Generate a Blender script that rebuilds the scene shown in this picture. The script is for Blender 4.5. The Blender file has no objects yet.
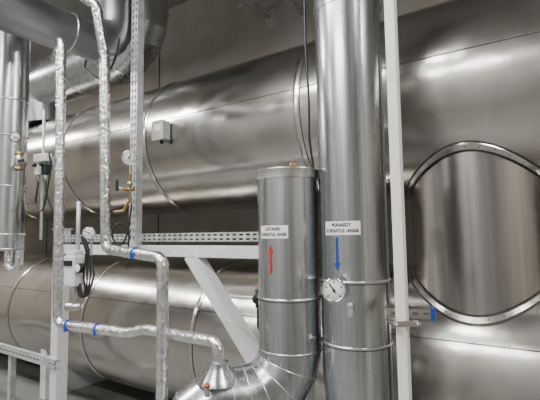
import bpy, math, random
from mathutils import Matrix, Vector
random.seed(4)
# ---------- frames -------------------------------------------------------
SX = Vector((.83, -.558, 0)).normalized()      # along the tanks
TX = Vector((.558, .83, 0)).normalized()       # away towards rear wall
UP = Vector((0, 0, 1))
def ST(s, t, z): return SX*s + TX*t + UP*z
def V(*a): return Vector(a)
COL = bpy.context.scene.collection
# ---------- materials ----------------------------------------------------
def nodes(name):
    m = bpy.data.materials.new(name); m.use_nodes = True
    nt = m.node_tree; return m, nt, nt.nodes['Principled BSDF']
def metal(name, c1, c2, rough=(.28, .42), nscale=(2, 2, 2), streak=None, bump=.02, bscale=3, metallic=1.0, detail=3):
    m, nt, b = nodes(name)
    tc = nt.nodes.new('ShaderNodeTexCoord')
    mp = nt.nodes.new('ShaderNodeMapping'); mp.inputs['Scale'].default_value = nscale
    nt.links.new(tc.outputs['Object'], mp.inputs['Vector'])
    n = nt.nodes.new('ShaderNodeTexNoise'); n.inputs['Scale'].default_value = 1.0; n.inputs['Detail'].default_value = 6
    nt.links.new(mp.outputs[0], n.inputs['Vector'])
    fac = n.outputs['Fac']
    if streak:
        mp2 = nt.nodes.new('ShaderNodeMapping'); mp2.inputs['Scale'].default_value = streak
        nt.links.new(tc.outputs['Object'], mp2.inputs['Vector'])
        n2 = nt.nodes.new('ShaderNodeTexNoise'); n2.inputs['Scale'].default_value = 1; n2.inputs['Detail'].default_value = 4
        nt.links.new(mp2.outputs[0], n2.inputs['Vector'])
        mx = nt.nodes.new('ShaderNodeMath'); mx.operation = 'MULTIPLY_ADD'
        mx.inputs[1].default_value = .5
        hf = nt.nodes.new('ShaderNodeMath'); hf.operation = 'MULTIPLY'; hf.inputs[1].default_value = .5
        nt.links.new(n.outputs['Fac'], hf.inputs[0])
        nt.links.new(n2.outputs['Fac'], mx.inputs[0]); nt.links.new(hf.outputs[0], mx.inputs[2])
        fac = mx.outputs[0]
    cr = nt.nodes.new('ShaderNodeValToRGB')
    cr.color_ramp.elements[0].position = .35; cr.color_ramp.elements[1].position = .65
    cr.color_ramp.elements[0].color = (*c1, 1); cr.color_ramp.elements[1].color = (*c2, 1)
    nt.links.new(fac, cr.inputs[0]); nt.links.new(cr.outputs[0], b.inputs['Base Color'])
    mr = nt.nodes.new('ShaderNodeMapRange'); mr.inputs[1].default_value = .3; mr.inputs[2].default_value = .7
    mr.inputs[3].default_value = rough[0]; mr.inputs[4].default_value = rough[1]
    nt.links.new(fac, mr.inputs[0]); nt.links.new(mr.outputs[0], b.inputs['Roughness'])
    b.inputs['Metallic'].default_value = metallic
    bp = nt.nodes.new('ShaderNodeBump'); bp.inputs['Strength'].default_value = 1; bp.inputs['Distance'].default_value = bump
    nb = nt.nodes.new('ShaderNodeTexNoise'); nb.inputs['Scale'].default_value = bscale; nb.inputs['Detail'].default_value = detail
    nt.links.new(tc.outputs['Object'], nb.inputs['Vector'])
    nt.links.new(nb.outputs['Fac'], bp.inputs['Height'])
    nt.links.new(bp.outputs[0], b.inputs['Normal'])
    return m
def plain(name, c, rough=.45, metallic=0, var=.06, scale=30, bump=0.0):
    m, nt, b = nodes(name)
    tc = nt.nodes.new('ShaderNodeTexCoord')
    n = nt.nodes.new('ShaderNodeTexNoise'); n.inputs['Scale'].default_value = scale; n.inputs['Detail'].default_value = 5
    nt.links.new(tc.outputs['Object'], n.inputs['Vector'])
    cr = nt.nodes.new('ShaderNodeValToRGB')
    cr.color_ramp.elements[0].position = .3; cr.color_ramp.elements[1].position = .7
    cr.color_ramp.elements[0].color = (*[x*(1-var) for x in c], 1); cr.color_ramp.elements[1].color = (*[min(1, x*(1+var)) for x in c], 1)
    nt.links.new(n.outputs['Fac'], cr.inputs[0]); nt.links.new(cr.outputs[0], b.inputs['Base Color'])
    b.inputs['Roughness'].default_value = rough; b.inputs['Metallic'].default_value = metallic
    if bump:
        bp = nt.nodes.new('ShaderNodeBump'); bp.inputs['Distance'].default_value = bump
        nt.links.new(n.outputs['Fac'], bp.inputs['Height']); nt.links.new(bp.outputs[0], b.inputs['Normal'])
    return m
M = dict(
 tank=metal('stainless_cladding', (.48,.455,.425), (.61,.585,.55), (.18,.27), (1.1,1.1,1.6), (6,6,6), .008, 2.0),
 conn=metal('stainless_cladding_vertical', (.42,.405,.385), (.60,.58,.555), (.17,.28), (1.5,1.5,.8), (30,30,.7), .005, 3),
 duct=metal('galvanised_duct', (.45,.47,.485), (.60,.625,.64), (.22,.33), (3,3,1), (60,60,1.2), .0015, 5),
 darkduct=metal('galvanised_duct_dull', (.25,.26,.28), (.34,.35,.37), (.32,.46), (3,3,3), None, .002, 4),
 bead=metal('seam_bead', (.60,.60,.59), (.75,.75,.74), (.25,.35), (9,9,9), None, .0, 5),
 seam=plain('seam_gap', (.07,.07,.065), .6, .5),
 foil=metal('aluminium_foil_tape', (.66,.66,.665), (.90,.90,.91), (.16,.30), (30,30,30), None, .006, 60, 1.0, 2),
 galv=metal('galvanised_strut', (.55,.57,.58), (.71,.73,.74), (.38,.5), (14,14,14), None, .0005, 20, .6),
 white=plain('white_paint', (.68,.69,.70), .42),
 cream=plain('cream_paint', (.74,.735,.71), .45, 0, .04, 12),
 black=plain('black_rubber', (.015,.015,.017), .45),
 grey=plain('grey_plastic', (.38,.39,.39), .5),
 wplastic=plain('white_plastic', (.72,.72,.71), .4),
 brass=plain('brass', (.36,.25,.10), .35, 1),
 nickel=plain('nickel_fitting', (.55,.53,.49), .3, 1),
 red=plain('red_vinyl', (.42,.015,.012), .45),
 copper=plain('copper_cap', (.35,.10,.05), .45, .5),
 blue=plain('blue_vinyl', (.006,.045,.30), .45),
 label=plain('label_white', (.80,.80,.79), .45, 0, .02),
 ink=plain('label_ink', (.012,.012,.012), .5),
 chrome=plain('chrome', (.78,.78,.78), .15, 1),
 wall=plain('concrete_wall', (.42,.395,.35), .85, 0, .12, 3.5, .004),
 ceil=plain('ceiling_paint', (.34,.34,.335), .9, 0, .05, 3),
 floor=plain('floor_epoxy', (.20,.20,.19), .4, 0, .1, 5),
)
lm, nt, b = nodes('lamp_tube'); b.inputs['Emission Color'].default_value = (1,.99,.96,1); b.inputs['Emission Strength'].default_value = 16
M['lamp'] = lm
# ---------- mesh helpers -------------------------------------------------
def group(name, loc=(0,0,0)):
    e = bpy.data.objects.new(name, None); e.empty_display_size = .1
    COL.objects.link(e); return e
def mk(name, verts, faces, mat, parent=None, smooth=True, ang=35):
    me = bpy.data.meshes.new(name); me.from_pydata([tuple(v) for v in verts], [], faces); me.update()
    if isinstance(mat, str): mat = M[mat]
    me.materials.append(mat)
    o = bpy.data.objects.new(name, me); COL.objects.link(o)
    if smooth:
        me.polygons.foreach_set('use_smooth', [True]*len(me.polygons))
        me.set_sharp_from_angle(angle=math.radians(ang))
    if parent: o.parent = parent
    return o
def frame_of(d):
    d = d.normalized(); a = UP if abs(d.z) < .95 else Vector((1,0,0))
    u = d.cross(a).normalized(); return u, d.cross(u).normalized()
def revolve(name, p0, p1, prof, mat, parent=None, seg=64, cap=True, ang=35):
    d = (p1-p0).normalized(); u, w = frame_of(d); vs = []; fs = []
    for (x, r) in prof:
        for i in range(seg):
            a = 2*math.pi*i/seg
            vs.append(p0+d*x+(u*math.cos(a)+w*math.sin(a))*r)
    for k in range(len(prof)-1):
        for i in range(seg):
            j = (i+1) % seg
            fs.append((k*seg+i, k*seg+j, (k+1)*seg+j, (k+1)*seg+i))
    if cap:
        fs.append(tuple(range(seg))[::-1]); fs.append(tuple((len(prof)-1)*seg+i for i in range(seg)))
    return mk(name, vs, fs, mat, parent, True, ang)
def cyl(name, p0, p1, r, mat, parent=None, seg=32, bev=None):
    L = (p1-p0).length; bv = bev if bev is not None else min(r, L)*.12
    return revolve(name, p0, p1, [(0,r-bv),(bv,r),(L-bv,r),(L,r-bv)], mat, parent, seg, True, 50)
def ring(name, c, axis, r, th, mat, parent=None, seg=64, flat=1.0):
    axis = axis.normalized(); u, w = frame_of(axis); vs = []; fs = []; n = 8
    for i in range(seg):
        a = 2*math.pi*i/seg; rad = u*math.cos(a)+w*math.sin(a)
        for k in range(n):
            b_ = 2*math.pi*k/n
            vs.append(c+rad*(r+th*math.cos(b_))+axis*(th*flat*math.sin(b_)))
    for i in range(seg):
        for k in range(n):
            j = (i+1) % seg; l = (k+1) % n
            fs.append((i*n+k, i*n+l, j*n+l, j*n+k))
    return mk(name, vs, fs, mat, parent, True, 80)
def rounded(pts, rb, n=8):
    pts = [Vector(p) for p in pts]; out = [pts[0]]
    for i in range(1, len(pts)-1):
        a = (pts[i-1]-pts[i]); b_ = (pts[i+1]-pts[i])
        la, lb = a.length, b_.length; a.normalize(); b_.normalize()
        ang = a.angle(b_)
        if ang > 3.1: continue
        r = rb[i-1] if isinstance(rb, (list, tuple)) else rb
        t = min(r/math.tan(ang/2), la*.49, lb*.49); r = t*math.tan(ang/2)
        c = pts[i]+(a+b_).normalized()*(r/math.sin(ang/2))
        s0 = pts[i]+a*t-c; s1 = pts[i]+b_*t-c; tot = s0.angle(s1)
        for k in range(n+1):
            f = k/n
            out.append(c+(s0*math.sin((1-f)*tot)+s1*math.sin(f*tot))/math.sin(tot))
    out.append(pts[-1]); return out
def sweep(name, path, r, mat, parent=None, seg=24, ang=40, crumple=0, step=None):
    pts = path
    if step:
        np_ = [pts[0]]
        for a, b_ in zip(pts, pts[1:]):
            L = (b_-a).length; k = max(1, int(L/step))
            for i in range(1, k+1): np_.append(a.lerp(b_, i/k))
        pts = np_
    vs = []; fs = []; N = len(pts); u = None
    for i, p in enumerate(pts):
        if i == 0: d = pts[1]-p
        elif i == N-1: d = p-pts[i-1]
        else: d = (pts[i+1]-p).normalized()+(p-pts[i-1]).normalized()
        d.normalize()
        if u is None: u, _ = frame_of(d)
        u = (u-d*u.dot(d)).normalized(); w = d.cross(u)
        rr = r(i/(N-1)) if callable(r) else r
        rr *= 1+random.uniform(-crumple, crumple)*.5
        for k in range(seg):
            a = 2*math.pi*k/seg
            q = rr*(1+random.uniform(-crumple, crumple))
            vs.append(p+(u*math.cos(a)+w*math.sin(a))*q)
    for i in range(N-1):
        for k in range(seg):
            l = (k+1) % seg
            fs.append((i*seg+k, i*seg+l, (i+1)*seg+l, (i+1)*seg+k))
    fs.append(tuple(range(seg))[::-1]); fs.append(tuple((N-1)*seg+k for k in range(seg)))
    return mk(name, vs, fs, mat, parent, True, ang)
def box(name, c, dims, mat, parent=None, ax=None, bev=.003):
    if ax is None: ax = (SX, TX, UP)
    hx, hy, hz = [d/2 for d in dims]; b_ = min(bev, hx*.4, hy*.4, hz*.4)
    import bmesh
    bm = bmesh.new(); bmesh.ops.create_cube(bm, size=1)
    for v in bm.verts: v.co = Vector((v.co.x*dims[0], v.co.y*dims[1], v.co.z*dims[2]))
    if b_ > 0: bmesh.ops.bevel(bm, geom=list(bm.edges), offset=b_, segments=2, affect='EDGES', profile=.5)
    me = bpy.data.meshes.new(name)
    for v in bm.verts: v.co = c+ax[0]*v.co.x+ax[1]*v.co.y+ax[2]*v.co.z
    bmesh.ops.recalc_face_normals(bm, faces=bm.faces)
    bm.to_mesh(me); bm.free(); me.materials.append(M[mat] if isinstance(mat, str) else mat)
    o = bpy.data.objects.new(name, me); COL.objects.link(o)
    if parent: o.parent = parent
    return o
def blobs(name, pts, r, mat, parent=None):
    vs = []; fs = []
    for (p, nrm) in pts:
        u, w = frame_of(nrm); b0 = len(vs)
        for k in range(8):
            a = k*math.pi/4; vs.append(p+(u*math.cos(a)+w*math.sin(a))*r)
        for k in range(8):
            a = k*math.pi/4; vs.append(p+(u*math.cos(a)+w*math.sin(a))*r*.6+nrm*r*.6)
        vs.append(p+nrm*r*.75)
        for k in range(8):
            l = (k+1) % 8
            fs.append((b0+k, b0+l, b0+8+l, b0+8+k)); fs.append((b0+8+k, b0+8+l, b0+16))
    return mk(name, vs, fs, mat, parent)
def strut(name, p0, p1, face, w, d, mat, parent, pitch=.05, slot=(.028, .014), rows=1):
    ax = (p1-p0).normalized(); L = (p1-p0).length; sd = ax.cross(face).normalized(); th = .003
    vs = []; fs = []
    def bx(x0, x1, y0, y1, z0, z1):
        b0 = len(vs)
        for x in (x0, x1):
            for y in (y0, y1):
                for z in (z0, z1): vs.append(p0+ax*x+sd*y+face*z)
        for f in ((0,1,3,2),(4,6,7,5),(0,4,5,1),(2,3,7,6),(0,2,6,4),(1,5,7,3)): fs.append(tuple(b0+i for i in f))
    bx(0, L, -w/2, -w/2+th, -d, 0); bx(0, L, w/2-th, w/2, -d, 0)
    bx(0, L, -w/2, -w/2+.01, -d-th, -d); bx(0, L, w/2-.01, w/2, -d-th, -d)
    sw = slot[1]; cs = [(i+.5)/rows*w*.9-w*.45 for i in range(rows)] if rows > 1 else [0]
    edges = [-w/2]
    for c in cs: edges += [c-sw/2, c+sw/2]
    edges.append(w/2)
    for i in range(0, len(edges), 2): bx(0, L, edges[i], edges[i+1], -th, 0)
    for c in cs:
        x = 0
        while x < L:
            bx(x, min(L, x+pitch-slot[0]), c-sw/2, c+sw/2, -th, 0); x += pitch
    return mk(name, vs, fs, mat, parent, False)
def bent_text(name, body, size, centre_axis, r, ang0, z, mat, parent, width=None):
    cu = bpy.data.curves.new(name, 'FONT'); cu.body = body; cu.size = size; cu.align_x = 'CENTER'; cu.align_y = 'CENTER'
    cu.offset = size*.035
    to = bpy.data.objects.new(name+'_tmp', cu); COL.objects.link(to); bpy.context.view_layer.update()
    me = bpy.data.meshes.new_from_object(to.evaluated_get(bpy.context.evaluated_depsgraph_get()))
    bpy.data.objects.remove(to)
    xs = [v.co.x for v in me.vertices]; k = 1
    if width and xs: k = width/(max(xs)-min(xs))
    for v in me.vertices:
        a = ang0+v.co.x*k/r
        v.co = Vector((centre_axis.x+r*math.sin(a), centre_axis.y-r*math.cos(a), z+v.co.y))
    me.materials.clear(); me.materials.append(M[mat]); me.name = name
    o = bpy.data.objects.new(name, me); COL.objects.link(o); o.parent = parent
    return o
def bent_poly(name, pts2, centre_axis, r, ang0, z, mat, parent):
    vs = []; fs = []
    for poly in pts2:
        b0 = len(vs)
        for (x, y) in poly:
            a = ang0+x/r; vs.append(V(centre_axis.x+r*math.sin(a), centre_axis.y-r*math.cos(a), z+y))
        fs.append(tuple(range(b0, b0+len(poly))))
    return mk(name, vs, fs, mat, parent, False)
def strips(x0, x1, y0, y1, n=10):
    return [[(x0+(x1-x0)*i/n, y0), (x0+(x1-x0)*(i+1)/n, y0), (x0+(x1-x0)*(i+1)/n, y1), (x0+(x1-x0)*i/n, y1)] for i in range(n)]
def gauge(name, c, nrm, r, back=None, needle=40, body='chrome'):
    g = group(name); nrm = nrm.normalized(); d = r*.55
    rt = UP.cross(nrm).normalized(); up = nrm.cross(rt)
    revolve('case', c-nrm*d, c, [(0, r*.9), (d*.3, r*.98), (d*.85, r), (d, r*1.02), (d*1.05, r*.92)], body, g, 40)
    cyl('dial', c-nrm*.001, c+nrm*.003, r*.86, 'label', g, 40, .0004)
    ring('bezel', c+nrm*.002, nrm, r*.93, r*.075, body, g, 40)
    vs = []; fs = []
    def bar(a, r0, r1, w):
        dr = rt*math.sin(a)+up*math.cos(a); sd = nrm.cross(dr); b0 = len(vs)
        for (rr, s) in ((r0, -w), (r0, w), (r1, w), (r1, -w)): vs.append(c+nrm*.0036+dr*rr+sd*s)
        fs.append((b0, b0+1, b0+2, b0+3))
    for i in range(21): bar(math.radians(-135+i*13.5), r*(.55 if i % 5 == 0 else .66), r*.8, r*.02 if i % 5 else r*.045)
    mk('scale_ticks', vs, fs, 'ink', g, False)
    vs = []; fs = []
    bar(math.radians(needle), -r*.25, r*.68, r*.06)
    mk('needle', [v+nrm*.001 for v in vs], fs, 'ink', g, False)
    cyl('hub', c+nrm*.003, c+nrm*.007, r*.12, 'ink', g, 16)
    if back is not None:
        sweep('stem', rounded([c-nrm*d*.6]+back, .01, 4), r*.2, 'nickel' if body != 'chrome' else 'chrome', g, 14)
    return g

# ---------- room ---------------------------------------------------------
S0, S1, T0, T1, ZC = -9.0, 3.6, -2.6, 3.85, 4.7
def slab(name, s0, s1, t0, t1, z0, z1, mat):
    return box(name, ST((s0+s1)/2, (t0+t1)/2, (z0+z1)/2), (s1-s0, t1-t0, z1-z0), mat, None, None, 0)
slab('floor', S0, S1, T0, T1, -.1, 0, 'floor')
slab('ceiling', S0, S1, T0, T1, ZC, ZC+.1, 'ceil')
slab('wall_back', S0, S1, T1, T1+.1, 0, ZC, 'wall')
slab('wall_front', S0, S1, T0-.1, T0, 0, ZC, 'ceil')
slab('wall_left', S0-.1, S0, T0, T1, 0, ZC, 'wall')
slab('wall_right', S1, S1+.1, T0, T1, 0, ZC, 'wall')
g = group('wall_panel_joints')
for s in (-7.2, -4.4, -.6, 1.8): box('joint', ST(s, T1-.004, ZC/2), (.012, .008, ZC), 'seam', g, None, 0)
box('joint_horizontal', ST(-2.7, T1-.004, 3.62), (S1-S0, .008, .010), 'seam', g, None, 0)

# ---------- big horizontal tanks ----------------------------------------
R = .6; TT = 2.82
def tank(name, z, seams, long_ang, s0=-8.2, s1=3.0):
    g = group(name); a = ST(s0, TT, z); L = s1-s0
    prof = [(0, .02), (.004, R*.55), (.03, R*.9), (.1, R), (L-.1, R), (L-.03, R*.9), (L-.004, R*.55), (L, .02)]
    pr = [prof[0], prof[1], prof[2], prof[3]]
    n = 40
    for i in range(1, n): pr.append((.1+(L-.2)*i/n, R))
    pr += prof[4:]
    revolve('cladding', a, ST(s1, TT, z), pr, 'tank', g, 160, True, 30)
    for s in seams:
        revolve('sheet_lap', ST(s-.025, TT, z), ST(s+.025, TT, z), [(0, R-.004), (.001, R+.003), (.012, R+.003), (.018, R+.007), (.024, R+.003), (.048, R+.003), (.05, R-.004)], 'tank', g, 160, False)
        ring('seam_line', ST(s+.026, TT, z), SX, R+.0005, .0028, 'seam', g, 160)
    for la in long_ang:
        th = math.radians(la); nr = -TX*math.cos(th)+UP*math.sin(th); tg = TX*math.sin(th)+UP*math.cos(th)
        c = ST((s0+s1)/2, TT, z)+nr*(R+.0005)
        box('longitudinal_lap', c, (L-.3, .018, .004), 'tank', g, (SX, tg, nr), .001)
        box('lap_shadow_gap', c-tg*.0105, (L-.3, .004, .003), 'seam', g, (SX, tg, nr), 0)
        pts = []; s = s0+.2
        while s < s1-.1:
            pts.append((ST(s, TT, z)+nr*(R+.0025), nr)); s += .15
        blobs('screws', pts, .0042, 'seam', g)
    return g
ZU, ZL = 2.41, .78
tank('insulated_tank', ZU, (-6.6, -5.2, -3.95, -2.72, -1.29, 1.3), (10,))
tank('insulated_tank', ZL, (-6.4, -4.9, -3.55, -2.2, -.85, 1.45), (-62, 28))
g = group('tank_saddles')
for s in (-7.4, -4.3, -.2, 2.4):
    vs = []; fs = []
    n = 24
    for tt in (-.05, .05):
        for i in range(n+1):
            a = math.radians(-150+120*i/n)
            vs.append(ST(s+tt, TT+math.cos(a)*(R+.003), ZL+math.sin(a)*(R+.003)))
        for i in range(n+1):
            a = math.radians(-150+120*i/n); vs.append(ST(s+tt, TT+math.cos(a)*(R+.001), 0.0))
    m_ = n+1
    for i in range(n):
        fs += [(i, i+1, m_+i+1, m_+i), (2*m_+i, 3*m_+i, 3*m_+i+1, 2*m_+i+1), (i, 2*m_+i, 2*m_+i+1, i+1)]
    fs += [(0, m_, 3*m_, 2*m_), (n, 2*m_+n, 3*m_+n, m_+n)]
    mk('saddle', vs, fs, 'white', g, False)

# vertical connection between both tanks, with saddle collars
CS, CT, CR = -.358, 2.74, .380
def zsurf(rad, a, upper):
    off = CT-rad*math.cos(a)-TT; h = math.sqrt(max(R*R-off*off, 1e-6))
    return ZU-h if upper else ZL+h
def tnormal(rad, a, upper):
    off = CT-rad*math.cos(a)-TT; h = math.sqrt(max(R*R-off*off, 1e-6))
    return (TX*off+UP*(-h if upper else h)).normalized()
def cpt(rad, a, upper, lift=0):
    return ST(CS+rad*math.sin(a), CT-rad*math.cos(a), zsurf(rad, a, upper))+tnormal(rad, a, upper)*lift
g = group('connecting_shell')
N = 128; vs = []; fs = []
for i in range(N):
    a = 2*math.pi*i/N
    z0 = zsurf(CR, a, False)-.01; z1 = zsurf(CR, a, True)+.01
    for k in range(9): vs.append(ST(CS+CR*math.sin(a), CT-CR*math.cos(a), z0+(z1-z0)*k/8))
for i in range(N):
    j = (i+1) % N
    for k in range(8): fs.append((i*9+k, j*9+k, j*9+k+1, i*9+k+1))
mk('shell', vs, fs, 'conn', g)
for up in (True, False):
    vs = []; fs = []
    for i in range(N):
        a = 2*math.pi*i/N
        for (rr, l) in ((CR-.002, .010), (CR+.003, .015), (CR+.022, .008), (CR+.027, -.004)): vs.append(cpt(rr, a, up, l))
    for i in range(N):
        j = (i+1) % N
        for k in range(3): fs.append((i*4+k, i*4+k+1, j*4+k+1, j*4+k))
    mk('saddle_collar', vs, fs, 'tank', g)
    path = [cpt(CR+.028, 2*math.pi*i/N, up, .001) for i in range(N+1)]
    sweep('collar_edge', path, .0030, 'seam', g, 6)
    path = [cpt(CR+.002, 2*math.pi*i/N, up, .014) for i in range(N+1)]
    sweep('collar_inner_edge', path, .0045, 'seam', g, 6)
    blobs('collar_screws', [(cpt(CR+.013, 2*math.pi*i/36, up, .0115), tnormal(CR+.013, 2*math.pi*i/36, up)) for i in range(36)], .004, 'seam', g)

# ---------- front ducts ---------------------------------------------------
TA = V(.374, 1.9, 0); TR = .15
g = group('ventilation_duct')
def at(c, z): return V(c.x, c.y, z)
revolve('duct_body', at(TA, 0), at(TA, ZC), [(0.0, TR), (1, TR), (2, TR), (3, TR), (ZC, TR)], 'duct', g, 96)
for z in (.62, 1.127, 1.394, 2.655, 3.3, 4.0):
    ring('joint_bead', at(TA, z), UP, TR+.001, .006, 'bead', g, 96)
    ring('joint_gap', at(TA, z-.009), UP, TR, .0018, 'seam', g, 96)
revolve('joint_sleeve', at(TA, 2.62), at(TA, 2.69), [(0, TR), (.001, TR+.004), (.069, TR+.004), (.07, TR)], 'duct', g, 96, False)
box('longitudinal_seam', at(TA, 2.35)+V(.118, -.096, 0), (.004, .004, 4.7), 'seam', g, (V(.63,.77,0), V(.77,-.63,0), UP), 0)
zz = 1.4; pts = []
while zz < 2.6: pts.append((at(TA, zz)+V(.1135, -.1005, 0), V(.75, -.66, 0))); zz += .11
blobs('screws', pts, .0035, 'seam', g)
def lab(parent, axis, r, ang, z, w, h, txt):
    bent_poly('label_plate', strips(-w/2, w/2, -h/2, h/2), axis, r+.0012, ang, z, 'label', parent)
    bent_text('label_text', txt[0], .0195, axis, r+.002, ang, z+.0125, 'ink', parent, width=w*.52)
    bent_text('label_text', txt[1], .0195, axis, r+.002, ang, z-.0115, 'ink', parent, width=w*.90)
lab(g, TA, TR, math.radians(-31), 1.620, .165, .058, ('PUHASDT', 'KURGATLI2 -ANGE'))
def arrow(parent, axis, r, ang, z, L, mat, down):
    sg = -1 if down else 1; w = .0058
    shaft = [(-w, -L/2), (w, -L/2), (w, L/2-.03), (-w, L/2-.03)]
    head = [(-.015, L/2-.034), (.015, L/2-.034), (0, L/2)]
    bent_poly('direction_arrow', [[(x, y*sg) for x, y in shaft], [(x, y*sg) for x, y in head]], axis, r+.0012, ang, z, mat, parent)
arrow(g, TA, TR, math.radians(-39), 1.51, .142, 'blue', True)

SA = V(.085, 2.0, 0); SR = .145
g = group('capped_duct_bend')
ZB = .865
path = rounded([at(SA, 1.88), at(SA, ZB), V(-.37, 1.88, ZB), V(-.37, 1.88, .0)], [.21, .19], 4)
sweep('duct_body', path, SR, 'duct', g, 72, 12)
dd = [(path[i], path[min(i+1, len(path)-1)]-path[max(i-1, 0)]) for i in range(1, len(path)-1)]
for p_, d_ in dd: ring('gore_bead', p_, d_, SR+.001, .003, 'bead', g, 72)
for z in (1.308,): 
    ring('joint_bead', at(SA, z), UP, SR+.001, .006, 'bead', g, 96); ring('joint_gap', at(SA, z-.009), UP, SR, .0018, 'seam', g, 96)
revolve('end_cap', at(SA, 1.852), at(SA, 1.898), [(0, SR), (.001, SR+.006), (.034, SR+.006), (.04, SR+.008), (.046, SR+.004), (.046, SR-.006), (.036, SR-.008), (.036, .005)], 'bead', g, 96)
lab(g, SA, SR, math.radians(-32), 1.608, .148, .058, ('LISTAND', 'KURGATLI2 -ANGE'))
arrow(g, SA, SR, math.radians(-36), 1.485, .125, 'red', False)
PE = V(-.235, 1.88, 0)
revolve('pipe_collar', at(PE, .965), at(PE, 1.055), [(0, .095), (.02, .085), (.06, .052), (.085, .045), (.09, .03)], 'duct', g, 40)
cyl('drain_nozzle', V(-.265, 1.76, .95), V(-.265, 1.75, .99), .012, 'nickel', g, 16)
cyl('drain_cap', V(-.265, 1.75, .988), V(-.265, 1.747, .999), .013, 'copper', g, 16)
g = group('sensor_plug')
cyl('socket', V(.105, 1.96, 1.885), V(.105, 1.96, 1.915), .010, 'brass', g, 16)
cyl('plug', V(.105, 1.96, 1.915), V(.105, 1.96, 1.932), .012, 'copper', g, 16)
cyl('plug_side', V(.095, 1.955, 1.922), V(.125, 1.955, 1.922), .006, 'brass', g, 12)

gc = V(.250, 1.70, 1.372); nn = V(-.14, -1, .03).normalized()
gauge('dial_thermometer', gc, nn, .048, [V(.275, 1.75, 1.372), V(.30, 1.767, 1.372)], -35)
g = group('drain_fitting')
cyl('stub', V(.325, 1.755, 1.30), V(.315, 1.725, 1.30), .012, 'chrome', g, 16)
cyl('body', V(.315, 1.722, 1.262), V(.315, 1.722, 1.318), .013, 'galv', g, 16)
cyl('collar', V(.315, 1.722, 1.298), V(.315, 1.722, 1.308), .018, 'chrome', g, 6)

# ---------- post with clamp ----------------------------------------------
g = group('support_post')
box('post', V(.488, 1.6, ZC/2), (.040, .040, ZC), 'cream', g, None, .004)
box('foot_plate', V(.488, 1.6, .005), (.12, .12, .01), 'cream', g)
g = group('pipe_clamp_bracket')
pc = V(.488, 1.6, 1.265)
X1 = V(1, .12, 0).normalized(); Y1 = V(-.12, 1, 0).normalized()
box('band_front', pc-V(0,.034,0), (.095, .004, .022), 'nickel', g, (X1, Y1, UP), .001)
box('band_back', pc+V(0,.034,0), (.095, .004, .022), 'nickel', g, (X1, Y1, UP), .001)
for sx in (-1, 1):
    box('band_side', pc+X1*sx*.040, (.004, .064, .022), 'nickel', g, (X1, Y1, UP), .001)
    cyl('clamp_bolt', pc+X1*sx*.042-Y1*.055, pc+X1*sx*.042+Y1*.045, .004, 'chrome', g, 10)
    cyl('bolt_head', pc+X1*sx*.042-Y1*.048, pc+X1*sx*.042-Y1*.038, .009, 'chrome', g, 6)
strut('bracket_strut', pc+V(-.045, .06, .024), pc+V(.120, .01, .024), -V(.25,1,0).normalized(), .041, .035, 'nickel', g, .04, (.022, .012))
box('end_cap', pc+V(.124, .030, .024), (.016, .046, .046), 'blue', g, (V(1,-.25,0).normalized(), V(.25,1,0).normalized(), UP), .002)

# ---------- steel frame, tray, strut --------------------------------------
g = group('steel_support_frame')
def col(s, t, z1, w, nm='column'):
    box(nm, ST(s, t, z1/2), (w, w, z1), 'white', g, None, .006)
    box(nm+'_foot', ST(s, t, .006), (w+.09, w+.09, .012), 'white', g)
    box(nm+'_top', ST(s, t, z1+.004), (w+.02, w+.02, .008), 'white', g)
col(-3.46, 1.98, 1.66, .10); col(-1.14, 1.99, 1.58, .09)
box('beam', ST(-2.3, 1.98, 1.495), (2.24, .06, .075), 'white', g, None, .004)
p0 = ST(-1.95, 1.98, 1.475); p1 = ST(-1.13, 1.98, .52); d = (p1-p0).normalized()
box('diagonal_brace', (p0+p1)/2, ((p1-p0).length, .055, .095), 'white', g, (d, TX, d.cross(TX)), .004)
n_ = d.cross(TX)
box('brace_flange', (p0+p1)/2+n_*.047, ((p1-p0).length, .09, .006), 'white', g, (d, TX, n_), .001)
g = group('cable_tray')
strut('slotted_rail', ST(-3.5, 1.945, 1.585), ST(-1.1, 1.945, 1.585), -TX, .058, .035, 'galv', g, .05, (.03, .012), 2)
g = group('slotted_channel_upright')
strut('channel', ST(-2.44, 1.90, 1.50), ST(-2.44, 1.90, ZC), -TX, .075, .05, 'galv', g, .05, (.026, .014), 2)
box('channel_foot', ST(-2.44, 1.905, 1.50), (.09, .012, .1), 'galv', g)
g = group('slotted_side_rail')
strut('rail', ST(-5.2, 1.91, .57), ST(-3.40, 1.91, .57), -TX, .07, .04, 'galv', g, .06, (.035, .014), 1)
for s in (-5.1, -4.2): box('rail_leg', ST(s, 1.96, .28), (.05, .05, .56), 'galv', g)

# ---------- ducts upper left ---------------------------------------------
g = group('overhead_duct')
cz = 3.40
path = rounded([ST(-3.20, 2.55, ZC), ST(-3.20, 2.55, cz), ST(-5.05, 2.55, cz), ST(-5.05, 2.62, 2.97)], .36, 5)
sweep('duct_body', path, .27, 'duct', g, 72, 12)
for i in range(1, len(path)-1): ring('gore_bead', path[i], path[i+1]-path[i-1], .271, .004, 'bead', g, 72)
ring('joint_bead', ST(-4.1, 2.55, cz), SX, .271, .006, 'bead', g, 72)
g = group('crossing_duct')
path = rounded([ST(-2.62, -1.9, ZC), ST(-2.62, -1.9, 2.86), ST(-2.62, 1.86, 2.97), ST(-2.62, 1.86, ZC)], .2, 5)
sweep('duct_body', path, .13, 'darkduct', g, 64, 12)
for t in (.3, .95, 1.5): ring('joint_bead', ST(-2.62, t, 2.86+(t+1.9)*.0293), TX, .131, .005, 'bead', g, 56)

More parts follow.
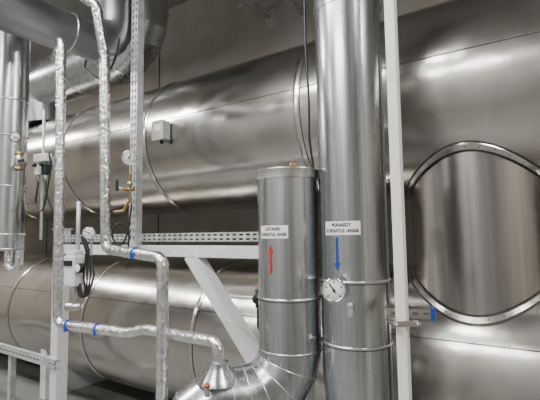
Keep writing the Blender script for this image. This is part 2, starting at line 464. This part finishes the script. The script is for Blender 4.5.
g = group('vertical_duct')
EC = V(-1.66, 2.66, 0)
revolve('duct_body', at(EC, 1.52), at(EC, ZC), [(0, .03), (.0, .088), (.004, .092), (ZC-1.52, .092)], 'duct', g, 56)
for z in (1.53, 1.62, 1.92, 2.24, 2.47, 3.1): ring('joint_bead', at(EC, z), UP, .093, .005, 'bead', g, 56)
sweep('outlet_pipe', rounded([at(EC, 1.53)+V(.01,0,0), at(EC, 1.40)+V(.01,0,0), at(EC, 1.40)+V(.09,-.02,0), at(EC, 1.52)+V(.09,-.02,.0)], .035, 6), .024, 'foil', g, 20)

# ---------- foil-wrapped pipes -------------------------------------------
def foilpipe(name, pts, r=.025, rb=.05, ties=()):
    g = group(name)
    sweep('insulation', rounded(pts, rb, 6), r, 'foil', g, 20, 70, .035, .02)
    for (p, d) in ties:
        cyl('tape_tie', p-d*.006, p+d*.006, r+.004, 'blue', g, 20)
        box('tie_tail', p-V(0, r+.012, .012), (.012, .004, .03), 'blue', g, (V(1,0,0), V(0,1,0), UP), .001)
    return g
foilpipe('foil_insulated_pipe', [V(-1.36,2.60,2.74), V(-1.17,2.3,2.72), V(-1.165,2.3,2.5), V(-1.15,2.3,1.135), V(-.72,2.15,1.115), V(-.62,2.11,1.14), V(-.235,1.88,1.130), V(-.235,1.88,1.05)], .026, .05,
         [(V(-1.08,2.275,1.131), V(1,-.3,0).normalized()), (V(-.90,2.213,1.124), V(1,-.3,0).normalized())])
foilpipe('foil_insulated_pipe', [V(-1.42,2.20,3.30), V(-1.13,2.20,2.98), V(-.935,2.20,2.86), V(-.905,2.25,2.6), V(-.89,2.28,1.530), V(-.51,2.0,1.495), V(-.51,2.0,0.0)], .028, .05,
         [(V(-.68,2.125,1.512), V(.8,-.58,-.06).normalized())])

# ---------- instruments ---------------------------------------------------
tocam = lambda p: (V(.1,-.1,1.6)-p).normalized()
g = group('junction_box')
box('enclosure', ST(-2.46, 2.178, 2.40), (.12, .07, .145), 'grey', g, None, .006)
box('lid', ST(-2.46, 2.139, 2.40), (.128, .01, .153), 'grey', g, None, .004)
box('label_plate', ST(-2.46, 2.1335, 2.42), (.075, .001, .05), 'label', g, None, 0)
cyl('cable_gland', ST(-2.46, 2.178, 2.33), ST(-2.46, 2.178, 2.30), .014, 'black', g, 14)
c = V(-.945, 2.80, 2.125)
gauge('pressure_gauge', c, tocam(c), .050, [c+V(0,.035,-.01), c+V(0,.035,-.10)], 20)
g = group('gauge_valve')
b0 = c+V(-.005,.035,-.14)
sweep('siphon', rounded([b0+V(0,0,.035), b0-V(0,0,.14), b0+V(-.04,.0,-.22), b0+V(-.12,.05,-.22)], .03, 5), .010, 'brass', g, 12)
cyl('valve_body', b0+V(-.04,0,-.07), b0+V(.03,0,-.07), .016, 'brass', g, 16)
cyl('hex_nut', b0+V(0,0,-.02), b0+V(0,0,-.045), .018, 'nickel', g, 6)
cyl('handle_stem', b0+V(-.04,0,-.07), b0+V(-.07,-.01,-.06), .008, 'nickel', g, 10)
box('lever', b0+V(-.085,-.01,-.045), (.02, .014, .075), 'black', g)
g = group('black_instrument_cable')
b1 = b0+V(-.01,-.06,0.02)
sweep('cable', rounded([b1+V(.01,.05,-.05), b1+V(.05,-.02,-.20), b1+V(.03,-.02,-.38), b1+V(-.03,0,-.50), b1+V(-.09,.0,-.40), b1+V(-.05,.0,-.30), b1+V(.03,0,-.36), b1+V(.02,0,-.62)], .06, 6), .006, 'black', g, 8)
c = V(-1.13, 2.62, 1.62)
gauge('pressure_gauge', c, tocam(c), .038, [c+V(0,.04,0), c+V(0,.04,-.14)], -60)
g = group('valve_actuator')
a0 = V(-1.27, 2.74, 1.38)
fx = V(.9,-.43,0).normalized(); fy = V(.43,.9,0).normalized(); A = (fx, fy, UP)
box('housing', a0, (.10, .09, .20), 'wplastic', g, A, .012)
box('cover_cap', a0+UP*.115, (.075, .07, .03), 'wplastic', g, A, .01)
box('nameplate', a0-fy*.0457-UP*.03, (.05, .001, .05), 'label', g, A, 0)
box('terminal_block', a0-fy*.048+UP*.05, (.07, .012, .035), 'black', g, A)
cyl('spindle', a0-UP*.09, a0-UP*.22, .014, 'nickel', g, 14)
cyl('valve_body', a0+V(-.05,0,-.23), a0+V(.05,0,-.23), .026, 'nickel', g, 18)
cyl('service_pipe', a0+V(.0,.04,.1), a0+V(0,.04,.45), .014, 'galv', g, 14)
c2 = a0+fx*.075-fy*.03+UP*.02
cyl('dial_indicator', c2+fy*.03, c2-fy*.012, .03, 'black', g, 24)
cyl('dial_face', c2-fy*.012, c2-fy*.014, .025, 'label', g, 24)
for k in range(4):
    o = fx*(.055+.010*k)
    sweep('hose', rounded([a0+o+UP*.22, a0+o+fx*.05+UP*.12, a0+o+fx*.03*(k*.7+1)-UP*.02, a0+o+fx*.05-UP*.14, a0+o-UP*.18, a0+o-fx*.03-UP*.08], .05, 5), .006, 'black', g, 8)
g = group('differential_pressure_transmitter')
d0 = V(-1.53, 2.80, 2.08)
box('mounting_plate', d0+fy*.03, (.15, .006, .12), 'galv', g, A)
box('housing', d0+UP*.05-fx*.0, (.13, .05, .055), 'wplastic', g, A, .006)
box('sensor_block', d0-fx*.035-UP*.03, (.04, .045, .07), 'wplastic', g, A, .006)
box('sensor_block', d0+fx*.035-UP*.03, (.04, .045, .07), 'black', g, A, .006)
for k in (-1, 1):
    cyl('fitting', d0+fx*.035*k-UP*.065, d0+fx*.035*k-UP*.11, .012, 'nickel', g, 8)
    cyl('knob', d0+fx*.035*k-fy*.02, d0+fx*.035*k-fy*.045, .012, 'black', g, 12)
sweep('cable', rounded([d0+fx*.06+UP*.08, d0+fx*.09+UP*.0, d0+fx*.05-UP*.2, d0+fx*.13-UP*.34, d0+fx*.22-UP*.42], .06, 6), .006, 'black', g, 8)
sweep('cable', rounded([d0-fx*.035-UP*.11, d0-fx*.06-UP*.25, d0+fx*.01-UP*.34, d0+fx*.05-UP*.2, d0+fx*.035-UP*.11], .06, 6), .006, 'black', g, 8)
cyl('impulse_pipe', d0-fx*.05+fy*.04-UP*.5, d0-fx*.05+fy*.04+UP*.4, .009, 'galv', g, 10)
c = V(-1.50, 2.44, 2.19)
gauge('pressure_gauge', c, tocam(c), .030, [c+V(0,.03,0), c+V(0,.03,-.08)], 100, 'black')
g = group('ball_valve')
v0 = V(-1.49, 2.47, 2.05)
cyl('body', v0-UP*.04, v0+UP*.04, .02, 'nickel', g, 16)
cyl('nut', v0-UP*.055, v0-UP*.035, .024, 'brass', g, 6); cyl('nut', v0+UP*.035, v0+UP*.055, .024, 'brass', g, 6)
cyl('side_arm', v0, v0+V(-.08, .10, 0), .012, 'nickel', g, 12)
box('lever', v0+V(.03,-.03,.0), (.05, .012, .014), 'black', g, A)
sweep('drain', rounded([v0-UP*.05, v0-UP*.2, v0+V(-.05,.04,-.3)], .05, 5), .009, 'nickel', g, 10)
g = group('sampling_valve')
k0 = V(-.072, 2.30, 1.255)
cyl('body', k0-UP*.05, k0+UP*.05, .016, 'black', g, 14)
cyl('handwheel', k0+V(-.0,-.03,0), k0+V(0,-.042,0), .03, 'black', g, 20)
cyl('spindle', k0, k0+V(0,-.032,0), .008, 'brass', g, 10)
cyl('feed_pipe', k0+V(0,0,.0), k0+V(-.15,.07,0), .009, 'galv', g, 12)
sweep('feed_line', rounded([k0-UP*.04, k0-UP*.16, k0+TX*.1-UP*.2], .03, 4), .008, 'black', g, 10)
g = group('hanging_cable')
sweep('cable', rounded([V(.20,2.16,ZC), V(.203,2.16,3.0), V(.199,2.16,2.6), V(.212,2.16,2.3), V(.210,2.17,2.1), V(.235,2.19,1.90), V(.235,2.22,1.75)], .3, 8), .006, 'black', g, 8)
g = group('hanging_cable')
sweep('cable', rounded([ST(-3.0,1.9,3.05), ST(-3.0,1.85,2.92), ST(-2.75,1.85,2.76), ST(-2.5,1.78,2.82), ST(-2.45,1.78,2.98)], .15, 8), .008, 'black', g, 8)
g = group('wall_bracket')
strut('arm', ST(-2.55, 3.84, 4.05), ST(-2.55, 3.35, 4.05), -UP, .05, .04, 'galv', g)
strut('arm', ST(-2.1, 3.84, 3.95), ST(-2.1, 3.45, 3.95), -UP, .05, .04, 'galv', g)
box('cross_bar', ST(-2.33, 3.5, 4.09), (.8, .04, .03), 'galv', g)
box('wall_plate', ST(-2.55, 3.845, 4.05), (.12, .01, .2), 'galv', g)
cyl('conduit', ST(-2.7, 3.62, 4.15), ST(1.6, 3.62, 4.15), .02, 'grey', g, 16)

# ---------- lighting -------------------------------------------------------
def batten(s, t, z, L, power, along=True):
    g = group('fluorescent_lamp')
    a = SX if along else TX; b_ = TX if along else -SX
    box('housing', ST(s, t, z+.05), (L, .14, .05), 'white', g, (a, b_, UP))
    for k in (-.035, .035): cyl('tube', ST(s, t, z)+b_*k-a*L*.47, ST(s, t, z)+b_*k+a*L*.47, .013, 'lamp', g, 12)
    for sx in (-1, 1): cyl('suspension', ST(s, t, z+.07)+a*sx*L*.35, ST(s, t, ZC)+a*sx*L*.35, .003, 'galv', g, 8)
    ld = bpy.data.lights.new('lamp_light', 'AREA'); ld.shape = 'RECTANGLE'; ld.size = L; ld.size_y = .18; ld.energy = power; ld.color = (1, .985, .955)
    lo = bpy.data.objects.new('lamp_light', ld); COL.objects.link(lo); lo.parent = g
    lo.matrix_world = Matrix.Translation(ST(s, t, z-.03)) @ Matrix((( a.x, b_.x, 0, 0), (a.y, b_.y, 0, 0), (0, 0, 1, 0), (0, 0, 0, 1)))
batten(-4.6, .7, 3.9, 1.5, 115); batten(-1.6, .3, 3.9, 1.5, 105); batten(1.6, .7, 3.9, 1.5, 115)
batten(-7, 1.2, 3.9, 1.5, 105); batten(-1.2, -1.6, 3.9, 1.5, 95); batten(-4.6, -1.6, 3.9, 1.5, 70)
w = bpy.data.worlds.new('World'); bpy.context.scene.world = w; w.use_nodes = True
w.node_tree.nodes['Background'].inputs[0].default_value = (.5, .5, .5, 1); w.node_tree.nodes['Background'].inputs[1].default_value = .05
# ---------- camera ---------------------------------------------------------
cd = bpy.data.cameras.new('Camera'); cd.sensor_width = 36; cd.lens = 28.0; cd.clip_start = .02
co = bpy.data.objects.new('Camera', cd); COL.objects.link(co)
Rm = Matrix.Rotation(math.radians(94.6), 4, 'X') @ Matrix.Rotation(math.radians(-.79), 4, 'Z')
co.matrix_world = Matrix.Translation((0, 0, 1.6)) @ Rm
bpy.context.scene.camera = co
